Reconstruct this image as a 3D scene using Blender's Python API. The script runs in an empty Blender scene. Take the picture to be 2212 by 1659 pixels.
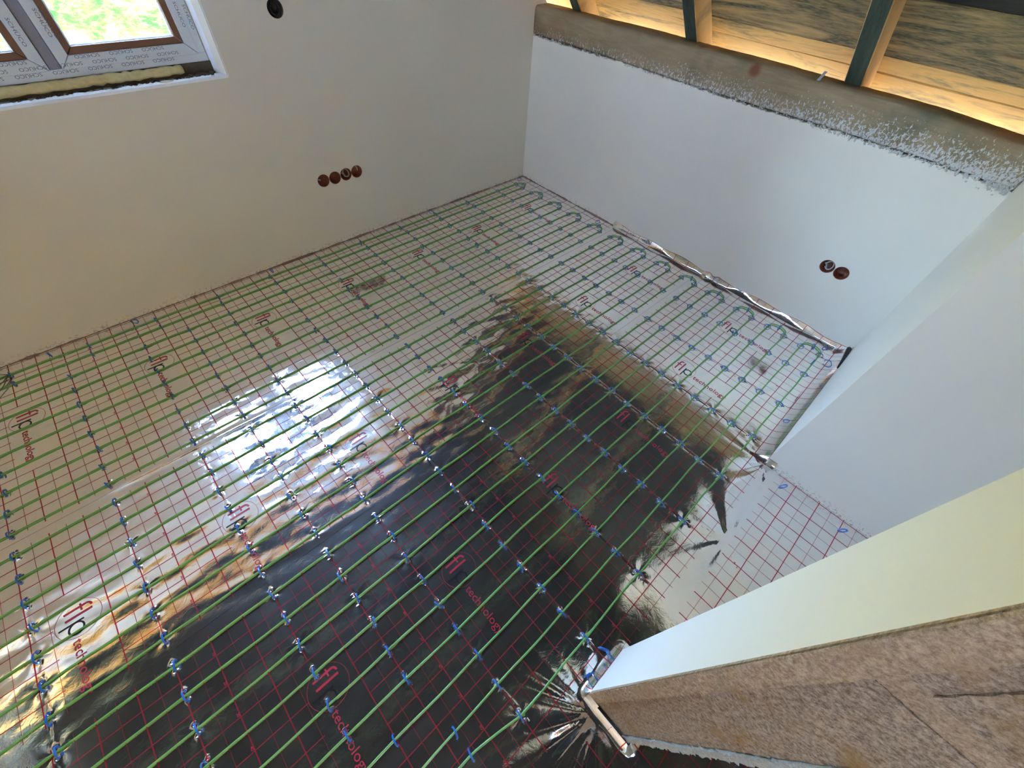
import bpy, bmesh, math, random
import numpy as np
from mathutils import Vector, Matrix

random.seed(7)
C = bpy.context.scene.collection
SC = bpy.context.scene
PI = math.pi

# ------------------------------------------------------------------ camera
F_PX = 880.518
CAM = (-0.78345, -0.06610, 1.57017)
R = ((0.73414993, -0.67647531, 0.05835259), (-0.49995761, -0.59672488, -0.62766377), (0.45941949, 0.43162549, -0.77629451))
cd = bpy.data.cameras.new('camera')
cd.sensor_width = 36.0; cd.sensor_fit = 'HORIZONTAL'; cd.lens = F_PX * 36.0 / 2212.0
cd.clip_start = 0.02; cd.clip_end = 300
cam = bpy.data.objects.new('camera', cd); C.objects.link(cam)
M = Matrix(((R[0][0], -R[1][0], -R[2][0], CAM[0]), (R[0][1], -R[1][1], -R[2][1], CAM[1]), (R[0][2], -R[1][2], -R[2][2], CAM[2]), (0, 0, 0, 1)))
cam.matrix_world = M
SC.camera = cam

# ------------------------------------------------------------------ world, sun, exposure
SC.view_settings.view_transform = 'Standard'; SC.view_settings.look = 'None'
SC.view_settings.exposure = 4.25; SC.view_settings.gamma = 1.0
SC.view_settings.use_curve_mapping = False
SC.render.engine = 'CYCLES'
SC.cycles.max_bounces = 9; SC.cycles.diffuse_bounces = 5; SC.cycles.glossy_bounces = 5
SC.cycles.transparent_max_bounces = 16
SC.cycles.caustics_reflective = True; SC.cycles.blur_glossy = 0.3
SC.cycles.sample_clamp_indirect = 12.0
SC.cycles.use_denoising = True

w = bpy.data.worlds.new('sky'); SC.world = w; w.use_nodes = True
nt = w.node_tree; nt.nodes.clear()
sky = nt.nodes.new('ShaderNodeTexSky'); sky.sky_type = 'NISHITA'
sky.sun_disc = False; sky.sun_elevation = math.radians(42); sky.sun_rotation = math.radians(95)
sky.air_density = 1.0; sky.dust_density = 1.0; sky.ozone_density = 1.0
bg = nt.nodes.new('ShaderNodeBackground'); bg.inputs['Strength'].default_value = 1.15
wo = nt.nodes.new('ShaderNodeOutputWorld')
tint = nt.nodes.new('ShaderNodeVectorMath'); tint.operation = 'MULTIPLY'; tint.inputs[1].default_value = (1.05, 1.0, 1.03)
nt.links.new(sky.outputs[0], tint.inputs[0]); nt.links.new(tint.outputs[0], bg.inputs[0]); nt.links.new(bg.outputs[0], wo.inputs[0])

sl = bpy.data.lights.new('sun', 'SUN'); sl.energy = 5.5; sl.angle = math.radians(0.6); sl.color = (1.0, 0.95, 0.86)
sun = bpy.data.objects.new('sun', sl); C.objects.link(sun)
sun.rotation_euler = Vector((0.60, 0.07, 0.80)).to_track_quat('Z', 'Y').to_euler()

def portal(name, loc, rot, sx, sy):
    l = bpy.data.lights.new(name, 'AREA'); l.shape = 'RECTANGLE'; l.size = sx; l.size_y = sy
    l.cycles.is_portal = True
    o = bpy.data.objects.new(name, l); C.objects.link(o); o.location = loc; o.rotation_euler = rot
    return o
# daylight portals (sampling aids for the sky, give no light themselves) in the window and the added roof opening
portal('window_portal', (-0.745, 2.60, 1.52), (-PI / 2, 0, 0), 1.10, 1.16)
portal('fill_opening_portal', (-1.275, -1.99, 3.13), (0, 0, 0), 0.84, 0.56)

# ------------------------------------------------------------------ node helpers
class NT:
    def __init__(s, name):
        s.m = bpy.data.materials.new(name); s.m.use_nodes = True
        s.t = s.m.node_tree; s.t.nodes.clear()
        s.out = s.n('ShaderNodeOutputMaterial')
    def n(s, kind, **kw):
        x = s.t.nodes.new(kind)
        for k, v in kw.items(): setattr(x, k, v)
        return x
    def l(s, a, b): s.t.links.new(a, b)
    def put(s, sock, v):
        if hasattr(v, 'is_linked'): s.l(v, sock)
        elif isinstance(v, (tuple, list)): sock.default_value = (*v, 1.0) if len(v) == 3 and sock.type == 'RGBA' else v
        else: sock.default_value = v
    def math(s, op, a, b=None, c=None, clamp=False):
        x = s.n('ShaderNodeMath', operation=op, use_clamp=clamp)
        s.put(x.inputs[0], a)
        if b is not None: s.put(x.inputs[1], b)
        if c is not None: s.put(x.inputs[2], c)
        return x.outputs[0]
    def mix(s, f, a, b):
        x = s.n('ShaderNodeMix', data_type='RGBA')
        s.put(x.inputs[0], f); s.put(x.inputs[6], a); s.put(x.inputs[7], b)
        return x.outputs[2]
    def noise(s, scale, detail=3, rough=0.5, vec=None, dist=0.0):
        x = s.n('ShaderNodeTexNoise'); x.inputs['Scale'].default_value = scale
        x.inputs['Detail'].default_value = detail; x.inputs['Roughness'].default_value = rough
        x.inputs['Distortion'].default_value = dist
        if vec is not None: s.l(vec, x.inputs['Vector'])
        return x.outputs[0]
    def ramp(s, f, stops):
        x = s.n('ShaderNodeValToRGB'); s.l(f, x.inputs[0]); e = x.color_ramp.elements
        while len(e) < len(stops): e.new(0.5)
        for k, (p_, c_) in enumerate(stops):
            e[k].position = p_; e[k].color = (*c_, 1) if not isinstance(c_, (int, float)) else (c_, c_, c_, 1)
        return x.outputs[0]
    def obj(s, scale=None):
        g = s.n('ShaderNodeTexCoord').outputs['Object']
        if scale is None: return g
        mp = s.n('ShaderNodeMapping'); s.l(g, mp.inputs[0]); mp.inputs['Scale'].default_value = scale
        return mp.outputs[0]
    def bump(s, h, strength=0.3, dist=0.002):
        b = s.n('ShaderNodeBump'); b.inputs['Strength'].default_value = strength; b.inputs['Distance'].default_value = dist
        s.l(h, b.inputs['Height']); return b.outputs[0]
    def bsdf(s, col, rough=0.8, metal=0.0, normal=None, spec=0.5, coat=0.0):
        b = s.n('ShaderNodeBsdfPrincipled')
        s.put(b.inputs['Base Color'], col); s.put(b.inputs['Roughness'], rough); s.put(b.inputs['Metallic'], metal)
        b.inputs['Specular IOR Level'].default_value = spec
        if coat: b.inputs['Coat Weight'].default_value = coat
        if normal is not None: s.l(normal, b.inputs['Normal'])
        return b.outputs[0]
    def end(s, sh): s.l(sh, s.out.inputs[0]); return s.m

def plain(name, col, rough=0.6, metal=0.0, nscale=0, var=0.15, bump=0.0, spec=0.5):
    m = NT(name)
    if nscale:
        f = m.noise(nscale, 4, 0.6, m.obj())
        c = m.mix(f, tuple(x * (1 - var) for x in col), tuple(min(1, x * (1 + var)) for x in col))
        nrm = m.bump(f, bump, 0.003) if bump else None
        return m.end(m.bsdf(c, rough, metal, nrm, spec))
    return m.end(m.bsdf(col, rough, metal, None, spec))

# plaster: warm off-white, faint trowel relief, grey dust along the floor line
m = NT('plaster')
co = m.obj()
big = m.noise(2.2, 3, 0.5, co); fine = m.noise(140, 4, 0.65, co); mid = m.noise(14, 4, 0.6, co)
col = m.mix(big, (0.74, 0.675, 0.545), (0.795, 0.735, 0.615))
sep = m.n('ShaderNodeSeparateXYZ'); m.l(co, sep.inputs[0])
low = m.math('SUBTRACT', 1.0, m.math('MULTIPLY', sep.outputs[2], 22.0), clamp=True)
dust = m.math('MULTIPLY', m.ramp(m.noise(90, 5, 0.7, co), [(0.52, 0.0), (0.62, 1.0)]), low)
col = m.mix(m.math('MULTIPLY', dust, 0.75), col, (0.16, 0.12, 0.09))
hb = m.math('ADD', m.math('MULTIPLY', mid, 0.8), m.math('MULTIPLY', fine, 0.12))
PLASTER = m.end(m.bsdf(col, 0.62, 0.0, m.bump(hb, 0.25, 0.004), 0.35))

def wood_mat(name, gold, dark, stain_lo, stain_hi, axis_scale, rnd=True):
    m = NT(name)
    co = m.obj(axis_scale)
    oi = m.n('ShaderNodeObjectInfo')
    if rnd:
        vm = m.n('ShaderNodeVectorMath', operation='ADD'); m.l(co, vm.inputs[0])
        cx = m.n('ShaderNodeCombineXYZ'); r30 = m.math('MULTIPLY', oi.outputs['Random'], 31.0)
        for k in range(3): m.l(r30, cx.inputs[k])
        m.l(cx.outputs[0], vm.inputs[1]); co = vm.outputs[0]
    grain = m.noise(9, 6, 0.65, co, 0.6)
    c = m.mix(grain, tuple(x * 0.78 for x in gold), tuple(min(1, x * 1.12) for x in gold))
    st = m.noise(2.0, 5, 0.62, co, 1.2)
    f = m.ramp(st, [(stain_lo, 0.0), (stain_hi, 1.0)])
    g2 = m.ramp(m.noise(30, 4, 0.6, co), [(0.35, 0.55), (0.6, 1.0)])
    c = m.mix(m.math('MULTIPLY', f, g2), c, dark)
    kn = m.n('ShaderNodeTexVoronoi'); kn.inputs['Scale'].default_value = 2.4; m.l(co, kn.inputs['Vector'])
    k2 = m.ramp(kn.outputs['Distance'], [(0.05, 1.0), (0.11, 0.0)])
    c = m.mix(m.math('MULTIPLY', k2, 0.8), c, (0.16, 0.06, 0.02))
    return m.end(m.bsdf(c, 0.7, 0.0, m.bump(grain, 0.35, 0.003), 0.3))
PLANK = wood_mat('roof_board_wood', (0.84, 0.53, 0.16), (0.20, 0.17, 0.08), 0.50, 0.68, (7, 0.9, 7))
PLANKM = wood_mat('olive_roof_board_wood', (0.52, 0.35, 0.14), (0.055, 0.068, 0.04), 0.35, 0.58, (7, 0.9, 7))
PLANKD = wood_mat('stained_roof_board_wood', (0.045, 0.038, 0.028), (0.012, 0.016, 0.016), 0.30, 0.62, (7, 0.9, 7))
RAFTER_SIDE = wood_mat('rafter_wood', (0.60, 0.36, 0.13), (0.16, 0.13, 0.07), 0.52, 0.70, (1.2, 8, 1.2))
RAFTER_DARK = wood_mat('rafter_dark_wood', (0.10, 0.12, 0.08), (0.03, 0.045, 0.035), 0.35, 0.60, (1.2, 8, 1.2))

# wall plate: brown green weathered wood with plaster splashes that get denser downwards
m = NT('wall_plate_wood')
co = m.obj((6, 0.8, 6)); raw = m.obj()
gr = m.noise(8, 6, 0.65, co, 0.7)
c = m.mix(gr, (0.18, 0.125, 0.065), (0.46, 0.34, 0.20))
c = m.mix(m.ramp(m.noise(1.6, 3, 0.5, raw), [(0.5, 0.0), (0.66, 1.0)]), c, (0.25, 0.115, 0.045))
c = m.mix(m.ramp(m.noise(2.6, 4, 0.6, raw), [(0.5, 0.0), (0.7, 0.8)]), c, (0.07, 0.085, 0.055))
kn = m.n('ShaderNodeTexVoronoi'); kn.inputs['Scale'].default_value = 3.2; m.l(raw, kn.inputs['Vector'])
c = m.mix(m.ramp(kn.outputs['Distance'], [(0.05, 0.85), (0.12, 0.0)]), c, (0.20, 0.055, 0.02))
sep = m.n('ShaderNodeSeparateXYZ'); m.l(raw, sep.inputs[0])
hgt = m.math('MULTIPLY', m.math('SUBTRACT', sep.outputs[2], 0.925), 7.5)          # 0 at the bottom edge, about 1.1 at the top
yy = m.math('MULTIPLY', m.math('SUBTRACT', 1.2, sep.outputs[1]), 0.055)
spl = m.noise(125, 4, 0.70, m.obj((1, 0.9, 0.6)), 0.7)
thr = m.math('ADD', m.math('MULTIPLY', hgt, 0.25), 0.462)
thr = m.math('SUBTRACT', thr, yy)
sm = m.math('MULTIPLY', m.math('SUBTRACT', spl, thr), 30.0, clamp=True)
c = m.mix(sm, c, (0.60, 0.57, 0.52))
bh = m.math('ADD', gr, m.math('MULTIPLY', sm, 0.8))
PLATE = m.end(m.bsdf(c, 0.8, 0.0, m.bump(bh, 0.5, 0.003), 0.25))

# raw clay masonry of the wall end
def raw_mat(name, a, b, och):
    m = NT(name); co = m.obj()
    g = m.noise(170, 5, 0.85, co); g2 = m.noise(40, 5, 0.6, co); g3 = m.noise(9, 4, 0.6, co)
    c = m.mix(m.ramp(g, [(0.38, 0.0), (0.62, 1.0)]), a, b)
    c = m.mix(m.ramp(g3, [(0.54, 0.0), (0.66, 0.8)]), c, och)
    hh = m.math('ADD', m.math('MULTIPLY', g, 0.5), g2)
    return m.end(m.bsdf(c, 0.92, 0.0, m.bump(hh, 1.0, 0.006), 0.15))
BLOCK = raw_mat('raw_block_face', (0.22, 0.145, 0.09), (0.64, 0.49, 0.34), (0.40, 0.23, 0.07))
RENDER_EDGE = raw_mat('broken_plaster_edge', (0.32, 0.21, 0.125), (0.68, 0.50, 0.32), (0.46, 0.31, 0.17))
GREY_EDGE = raw_mat('grey_plaster_edge', (0.45, 0.44, 0.38), (0.66, 0.65, 0.58), (0.5, 0.48, 0.42))

# foil: mirror film with a printed red grid
def foil_mat(name, g0, g1, yb):
    m = NT(name); co = m.obj()
    sep = m.n('ShaderNodeSeparateXYZ'); m.l(co, sep.inputs[0]); x, y = sep.outputs[0], sep.outputs[1]
    px = m.math('PINGPONG', m.math('ADD', x, 10.0), 0.05); py = m.math('PINGPONG', m.math('ADD', y, 10.0), 0.05)
    lt = lambda a, b: m.math('LESS_THAN', a, b)
    gt = lambda a, b: m.math('GREATER_THAN', a, b)
    thick = m.math('MAXIMUM', lt(px, 0.0017), lt(py, 0.0015))
    dash = lt(m.math('PINGPONG', m.math('ADD', x, 10.0), 0.0035), 0.0026)
    thin = m.math('MAXIMUM', gt(px, 0.0492), m.math('MULTIPLY', gt(py, 0.0492), dash))
    line = m.math('MAXIMUM', thick, m.math('MULTIPLY', thin, 0.72))
    fx = m.math('FRACT', m.math('MULTIPLY', m.math('ADD', x, 9.65), 2.0))          # 0 at x = .35 + .5 n
    blankx = m.math('MULTIPLY', gt(fx, 0.012), lt(fx, 0.294))
    blanky = m.math('MULTIPLY', gt(y, yb + 0.002), lt(y, yb + 0.398))
    blank = m.math('MULTIPLY', blankx, blanky)
    inr = m.math('MULTIPLY', gt(y, g0), lt(y, g1))
    f = m.math('MULTIPLY', m.math('MULTIPLY', line, inr), m.math('SUBTRACT', 1.0, blank))
    cr = m.noise(26, 5, 0.62, co, 1.5); cr2 = m.noise(70, 3, 0.5, m.obj((0.35, 1, 1)))
    hz = m.ramp(m.noise(3.5, 5, 0.7, co, 0.8), [(0.40, 0.0), (0.75, 1.0)])
    sc = m.ramp(m.noise(160, 3, 0.7, co), [(0.62, 0.0), (0.70, 1.0)])
    scuff = m.ramp(m.noise(5.5, 6, 0.75, m.obj((0.45, 1.3, 1)), 0.6), [(0.55, 0.0), (0.72, 1.0)])
    rough = m.math('ADD', 0.045, m.math('MULTIPLY', hz, 0.06))
    nb = m.bump(m.math('ADD', cr, m.math('MULTIPLY', cr2, 0.2)), 0.10, 0.0035)
    c = m.mix(f, (0.965, 0.955, 0.955), (0.66, 0.035, 0.055))
    mirror = m.bsdf(c, rough, 1.0, nb)
    hazeb = m.bsdf(m.mix(f, (0.86, 0.87, 0.90), (0.50, 0.02, 0.03)), 0.36, 1.0, nb)
    ink = m.bsdf((0.50, 0.03, 0.045), 0.45, 0.0, nb)
    s1 = m.n('ShaderNodeMixShader'); m.l(m.math('ADD', 0.07, m.math('MULTIPLY', m.math('ADD', m.math('ADD', hz, sc), m.math('MULTIPLY', scuff, 1.6)), 0.08)), s1.inputs[0]); m.l(mirror, s1.inputs[1]); m.l(hazeb, s1.inputs[2])
    s2 = m.n('ShaderNodeMixShader'); m.l(m.math('MULTIPLY', f, 0.5), s2.inputs[0]); m.l(s1.outputs[0], s2.inputs[1]); m.l(ink, s2.inputs[2])
    return m.end(s2.outputs[0])

INK_RED = plain('red_print', (0.52, 0.03, 0.06), 0.35)
INK_BLACK = plain('black_print', (0.012, 0.012, 0.014), 0.3)
CABLE = plain('green_cable_sheath', (0.16, 0.40, 0.085), 0.42, 0, 60, 0.12, 0.1)
CABLE_DK = plain('dark_green_cable_sheath', (0.10, 0.17, 0.06), 0.5)
CLIP = plain('blue_plastic', (0.02, 0.15, 0.50), 0.3)
WIRE = plain('grey_wire', (0.42, 0.40, 0.36), 0.5)
WIREB = plain('black_wire', (0.012, 0.012, 0.014), 0.4)
CUP = plain('brown_plastic_box', (0.20, 0.052, 0.022), 0.4, 0, 30, 0.2)
FILM = plain('grey_protective_film', (0.66, 0.70, 0.74), 0.35, 0, 12, 0.08, 0.1)
FILM_DK = plain('grey_film_gap', (0.26, 0.25, 0.30), 0.5)
FILMINK = plain('dark_film_print', (0.13, 0.15, 0.19), 0.5)
BEAD = plain('brown_glazing_bead', (0.19, 0.085, 0.045), 0.4)
FOAM = plain('yellow_foam', (0.66, 0.53, 0.25), 0.9, 0, 60, 0.25, 0.5)
DARKGAP = plain('dark_mortar_and_gap', (0.10, 0.075, 0.045), 0.95, 0, 30, 0.5, 0.6)  # mortar crumbs, and the shade painted into the gap under the beam
WHITEMETAL = plain('white_painted_metal', (0.82, 0.84, 0.88), 0.35)
STEEL = plain('zinc_steel', (0.62, 0.64, 0.68), 0.3, 1.0)
CONCRETE = plain('grey_screed', (0.32, 0.31, 0.29), 0.9, 0, 20, 0.15, 0.3)
BLACK_GAP = plain('black_gap', (0.012, 0.012, 0.013), 0.6)
PLASTERCRUMB = plain('plaster_crumb', (0.55, 0.52, 0.46), 0.9, 0, 90, 0.3, 0.6)

m = NT('window_glass')
tr = m.n('ShaderNodeBsdfTransparent'); tr.inputs[0].default_value = (0.95, 0.98, 0.97, 1)
gl = m.n('ShaderNodeBsdfGlossy'); gl.inputs['Roughness'].default_value = 0.0
fr = m.n('ShaderNodeFresnel'); fr.inputs['IOR'].default_value = 1.3
ms = m.n('ShaderNodeMixShader'); m.l(fr.outputs[0], ms.inputs[0]); m.l(tr.outputs[0], ms.inputs[1]); m.l(gl.outputs[0], ms.inputs[2])
GLASS = m.end(ms.outputs[0])

m = NT('meadow')
co = m.obj()
a = m.noise(1.1, 6, 0.7, co, 1.0); b = m.noise(6.0, 5, 0.7, co)
c = m.ramp(a, [(0.40, (0.003, 0.012, 0.001)), (0.49, (0.010, 0.024, 0.002)), (0.56, (0.028, 0.028, 0.007)), (0.66, (0.08, 0.075, 0.055))])
c = m.mix(m.ramp(b, [(0.48, 0.0), (0.70, 0.5)]), c, (0.040, 0.040, 0.016))
far = m.ramp(a, [(0.4, (0.19, 0.175, 0.038)), (0.6, (0.28, 0.245, 0.075))])           # unseen slope toned brighter to bounce yellow light indoors
sepm = m.n('ShaderNodeSeparateXYZ'); m.l(co, sepm.inputs[0])
c = m.mix(m.math('MULTIPLY', m.math('SUBTRACT', sepm.outputs[1], 21.0), 0.5, clamp=True), c, far)
near_bounce = m.ramp(b, [(0.4, (0.15, 0.135, 0.105)), (0.6, (0.21, 0.19, 0.15))])           # unseen ground toned paler to bounce light up to the eaves
c = m.mix(m.math('SUBTRACT', 11.0, sepm.outputs[1], clamp=True), c, near_bounce)
MEADOW = m.end(m.bsdf(c, 0.95, 0.0, None, 0.03))

# ------------------------------------------------------------------ mesh helpers
def mesh_obj(name, bm, mat, parent=None, smooth=False, kind=None):
    me = bpy.data.meshes.new(name)
    bm.normal_update(); bm.to_mesh(me); bm.free()
    for mm in (mat if isinstance(mat, (list, tuple)) else [mat]): me.materials.append(mm)
    if smooth:
        for p in me.polygons: p.use_smooth = True
    o = bpy.data.objects.new(name, me); C.objects.link(o)
    if parent is not None: o.parent = parent
    if kind: o['kind'] = kind
    return o
def empty(name, loc=(0, 0, 0)):
    o = bpy.data.objects.new(name, None); C.objects.link(o); o.location = loc; o.empty_display_size = 0.05
    return o
def tag(o, label, cat, group=None):
    o['label'] = label; o['category'] = cat
    if group: o['group'] = group
    return o
def struct(o, label=None):
    o['kind'] = 'structure'
    if label: o['label'] = label
    return o
def box(bm, x0, x1, y0, y1, z0, z1, mi=0):
    v = [bm.verts.new(c) for c in ((x0, y0, z0), (x1, y0, z0), (x1, y1, z0), (x0, y1, z0), (x0, y0, z1), (x1, y0, z1), (x1, y1, z1), (x0, y1, z1))]
    for f in ((3, 2, 1, 0), (4, 5, 6, 7), (0, 1, 5, 4), (1, 2, 6, 5), (2, 3, 7, 6), (3, 0, 4, 7)):
        fc = bm.faces.new([v[i] for i in f]); fc.material_index = mi
    return v
def hexa(bm, pts, mi=0):
    v = [bm.verts.new(c) for c in pts]
    for f in ((3, 2, 1, 0), (4, 5, 6, 7), (0, 1, 5, 4), (1, 2, 6, 5), (2, 3, 7, 6), (3, 0, 4, 7)):
        fc = bm.faces.new([v[i] for i in f]); fc.material_index = mi
    return v
def tube(bm, pts, r, seg=8, mi=0, cap=True, flat=1.0):
    pts = [Vector(p) for p in pts]; rings = []
    up = Vector((0, 0, 1)); n0 = None
    for i, p in enumerate(pts):
        t = (pts[min(i + 1, len(pts) - 1)] - pts[max(i - 1, 0)]).normalized()
        if n0 is None:
            a = up if abs(t.z) < 0.9 else Vector((1, 0, 0))
            n0 = (a - t * a.dot(t)).normalized()
        else:
            n0 = (n0 - t * n0.dot(t)).normalized()
        b0 = t.cross(n0)
        rr = r[i] if isinstance(r, (list, tuple)) else r
        rings.append([bm.verts.new(p + (n0 * math.cos(2 * PI * k / seg) * flat + b0 * math.sin(2 * PI * k / seg)) * rr) for k in range(seg)])
    for i in range(len(rings) - 1):
        for k in range(seg):
            f = bm.faces.new((rings[i][k], rings[i][(k + 1) % seg], rings[i + 1][(k + 1) % seg], rings[i + 1][k])); f.material_index = mi
    if cap:
        for rg, s in ((rings[0], -1), (rings[-1], 1)):
            f = bm.faces.new(rg if s > 0 else rg[::-1]); f.material_index = mi
def prism(bm, poly, y0, y1, mi=0):      # polygon in x,z extruded along y
    a = [bm.verts.new((x, y0, z)) for x, z in poly]; b = [bm.verts.new((x, y1, z)) for x, z in poly]
    n = len(poly)
    f1 = bm.faces.new(a); f2 = bm.faces.new(b[::-1])
    for i in range(n): bm.faces.new((a[i], b[i], b[(i + 1) % n], a[(i + 1) % n]))
    bmesh.ops.recalc_face_normals(bm, faces=bm.faces[:])
def cut(o, cutter_bm):
    me = bpy.data.meshes.new('cut'); cutter_bm.to_mesh(me); cutter_bm.free()
    c = bpy.data.objects.new('cut', me); C.objects.link(c)
    md = o.modifiers.new('b', 'BOOLEAN'); md.operation = 'DIFFERENCE'; md.solver = 'EXACT'; md.object = c
    dg = bpy.context.evaluated_depsgraph_get()
    nm = bpy.data.meshes.new_from_object(o.evaluated_get(dg))
    o.modifiers.clear(); old = o.data; nm.name = old.name; o.data = nm
    bpy.data.objects.remove(c); bpy.data.meshes.remove(me); bpy.data.meshes.remove(old)

# ------------------------------------------------------------------ numbers of the room
YL = 2.415            # window wall
XB = 1.75             # wall with the wall plate
YC = -0.252           # wall with the doorway
TAN = math.tan(math.radians(47)); SN = math.sin(math.radians(47)); CS = math.cos(math.radians(47))
ZC = 2.45             # underside of the collar joists
XCOL = 1.85 - (ZC - 1.08) / TAN
CAB = [2.335, 2.26, 2.155, 2.055, 1.95, 1.85, 1.75, 1.648, 1.545, 1.445, 1.35, 1.25, 1.148, 1.052, 0.95, 0.852, 0.752, 0.655, 0.555, 0.455, 0.355, 0.255, 0.155, 0.055, -0.047, -0.150]
ROWS = [1.60, 1.395, 1.09, 0.79, 0.495, 0.195, -0.105, -0.405, -0.70, -0.90, -1.10, -1.40, -1.69]

# ------------------------------------------------------------------ foil height field
rs = np.random.RandomState(5)
def sines(x, y, n, lx, ly, seed):
    r = np.random.RandomState(seed); h = np.zeros_like(x)
    for _ in range(n):
        kx = r.normal() / lx; ky = r.normal() / ly; ph = r.uniform(0, 6.28)
        h += np.sin(2 * PI * (kx * x + ky * y) + ph)
    return h / math.sqrt(n)
def H0(x, y):
    x = np.asarray(x, float); y = np.asarray(y, float)
    h = 0.00045 * sines(x, y, 10, 0.45, 0.30, 1)
    # wrinkles run along the cables, strong in the band left of and in the middle of the room
    wm = np.exp(-((x + 0.35) / 1.1) ** 2) * np.exp(-((y - 1.05) / 0.55) ** 2) + 0.8 * np.exp(-((x - 0.65) / 0.45) ** 2 - ((y - 1.35) / 0.25) ** 2) + 0.6 * np.exp(-((x + 1.7) / 0.6) ** 2 - ((y - 1.1) / 0.4) ** 2)
    h += 0.00095 * (0.08 + np.clip(wm, 0, 1.1)) * sines(x, y, 12, 0.34, 0.11, 2)
    h += 0.00010 * (0.35 + np.clip(wm, 0, 1)) * sines(x, y, 12, 0.11, 0.05, 3)
    # puckers round the pillar foot and round the seam in the doorway
    for cx, cy, amp, n, rad, ph in ((-0.53, -0.30, 0.0042, 17, 0.34, 0.4), (0.26, -0.31, 0.0044, 13, 0.27, 1.0), (0.70, -0.26, 0.0036, 11, 0.20, 2.0), (1.66, -0.18, 0.0020, 9, 0.14, 0.0), (-0.15, 0.93, 0.0010, 8, 0.16, 0.5), (0.1, 1.03, 0.0010, 7, 0.16, 0.2)):
        d = np.hypot(x - cx, y - cy); th = np.arctan2(y - cy, x - cx)
        h += amp * (0.55 * np.cos(int(n * .6) * th + ph + 1.9 * np.sin(2 * th)) + 0.35 * np.cos(n * th + 2 * ph + 2.3 * np.sin(3 * th + ph)) * np.cos(3 * th + ph)) * np.exp(-(d / rad) ** 2) * np.clip(d / 0.05, 0, 1)
    # raised fold along the first seam and a slack lap along the second
    h += 0.004 * np.exp(-((y - 1.405 - 0.01 * np.sin(3 * x)) / 0.011) ** 2) * np.exp(-((x + 1.15) / 0.38) ** 2)
    h += 0.0016 * np.exp(-((y - 0.735 + 0.10 * (x + 0.9)) / 0.016) ** 2) * np.exp(-((x + 0.92) / 0.30) ** 2)
    return h
def H(x, y):
    x = np.asarray(x, float); y = np.asarray(y, float)
    h = H0(x, y)
    yc = np.array(CAB)[np.argmin(np.abs(y[..., None] - np.array(CAB)), axis=-1)]
    xr = np.array(ROWS)[np.argmin(np.abs(x[..., None] - np.array(ROWS)), axis=-1)]
    dx = x - xr; dy = y - yc
    ok = 1.0 - ((xr < -0.85) & (yc < 0.1)) * 1.0 - ((xr < -0.85) & (xr > -0.95) & (yc > 2.2)) * 1.0      # no clip there
    d = np.hypot(dx, dy); th = np.arctan2(dy, dx)
    seedph = 37.0 * xr + 91.0 * yc
    amp = 0.55 + 0.45 * np.sin(seedph * 1.7)
    h += ok * (-0.0012 * np.exp(-(d / 0.020) ** 2) + amp * 0.0010 * np.cos(5 * th + seedph) * np.exp(-(d / 0.035) ** 2) * np.clip(d / 0.008, 0, 1))
    # pierced rings under both feet of a clip, with a raised lip
    for s in (-1, 1):
        e = np.hypot(dx + 0.003 * np.sin(seedph), dy - s * 0.0155)
        h += ok * (-0.0030 * np.exp(-(e / 0.0028) ** 2) + 0.0018 * np.exp(-((e - 0.0062) / 0.0023) ** 2))
    # tension folds from clip to clip
    act = np.clip(0.25 + 0.9 * np.exp(-((x - 0.1) / 0.9) ** 2 - ((y - 0.35) / 0.7) ** 2), 0, 1)
    h += act * np.clip((y + 0.20) / 0.04, 0, 1) * (0.0008 * np.exp(-((dx - 0.004) / 0.0035) ** 2) - 0.0008 * np.exp(-((dx + 0.004) / 0.0035) ** 2))
    return h
def upturn(x, y):
    """height added where the sheet climbs the walls"""
    z = np.zeros_like(x)
    def up(d, hgt, wdt): return hgt * np.clip(1 - d / wdt, 0, 1) ** 2
    z = np.maximum(z, np.where((x > 0.71), up(np.clip(y - YC, 0, 9), 0.055, 0.075) * np.clip((x - 0.66) / 0.05, 0, 1), 0))
    cy = 0.034 * (1 + 0.10 * np.sin(9 * y) + 0.14 * np.sin(23 * y + 1) + 0.25 * np.exp(-((y - 0.62) / 0.05) ** 2) * np.sin(80 * y))
    z = np.maximum(z, np.where(y < 1.43, cy * np.clip(1 - (XB - x) / np.maximum(0.010, 0.018 + 0.006 * np.sin(7 * y) + 0.004 * np.sin(19 * y) + 0.012 * np.exp(-((y - 0.62) / 0.06) ** 2) * np.sin(60 * y)), 0, 1) ** 1.5, 0))
    # pillar
    dx = np.maximum(np.maximum(-0.512 - x, x + 0.344), 0); dy = np.maximum(np.maximum(-0.405 - y, y - YC), 0)
    d = np.hypot(dx, dy)
    z = np.maximum(z, up(d, 0.030, 0.030))
    return z
def inwall(x, y):
    a = (x > XB - 0.0005) | (y > YL - 0.0005)
    b = (x > 0.709) & (y < YC + 0.0005)
    c = (x > -0.512) & (x < -0.344) & (y < YC) & (y > -0.405)
    return a | b | c
def axis(lo, hi, centres, half, fine, coarse):
    pts = [lo]; x = lo
    cs = sorted(centres)
    while x < hi - 1e-6:
        near = min(abs(x - c) for c in cs) if cs else 9
        x += fine if near < half else coarse
        pts.append(min(x, hi))
    return np.array(pts)
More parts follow.
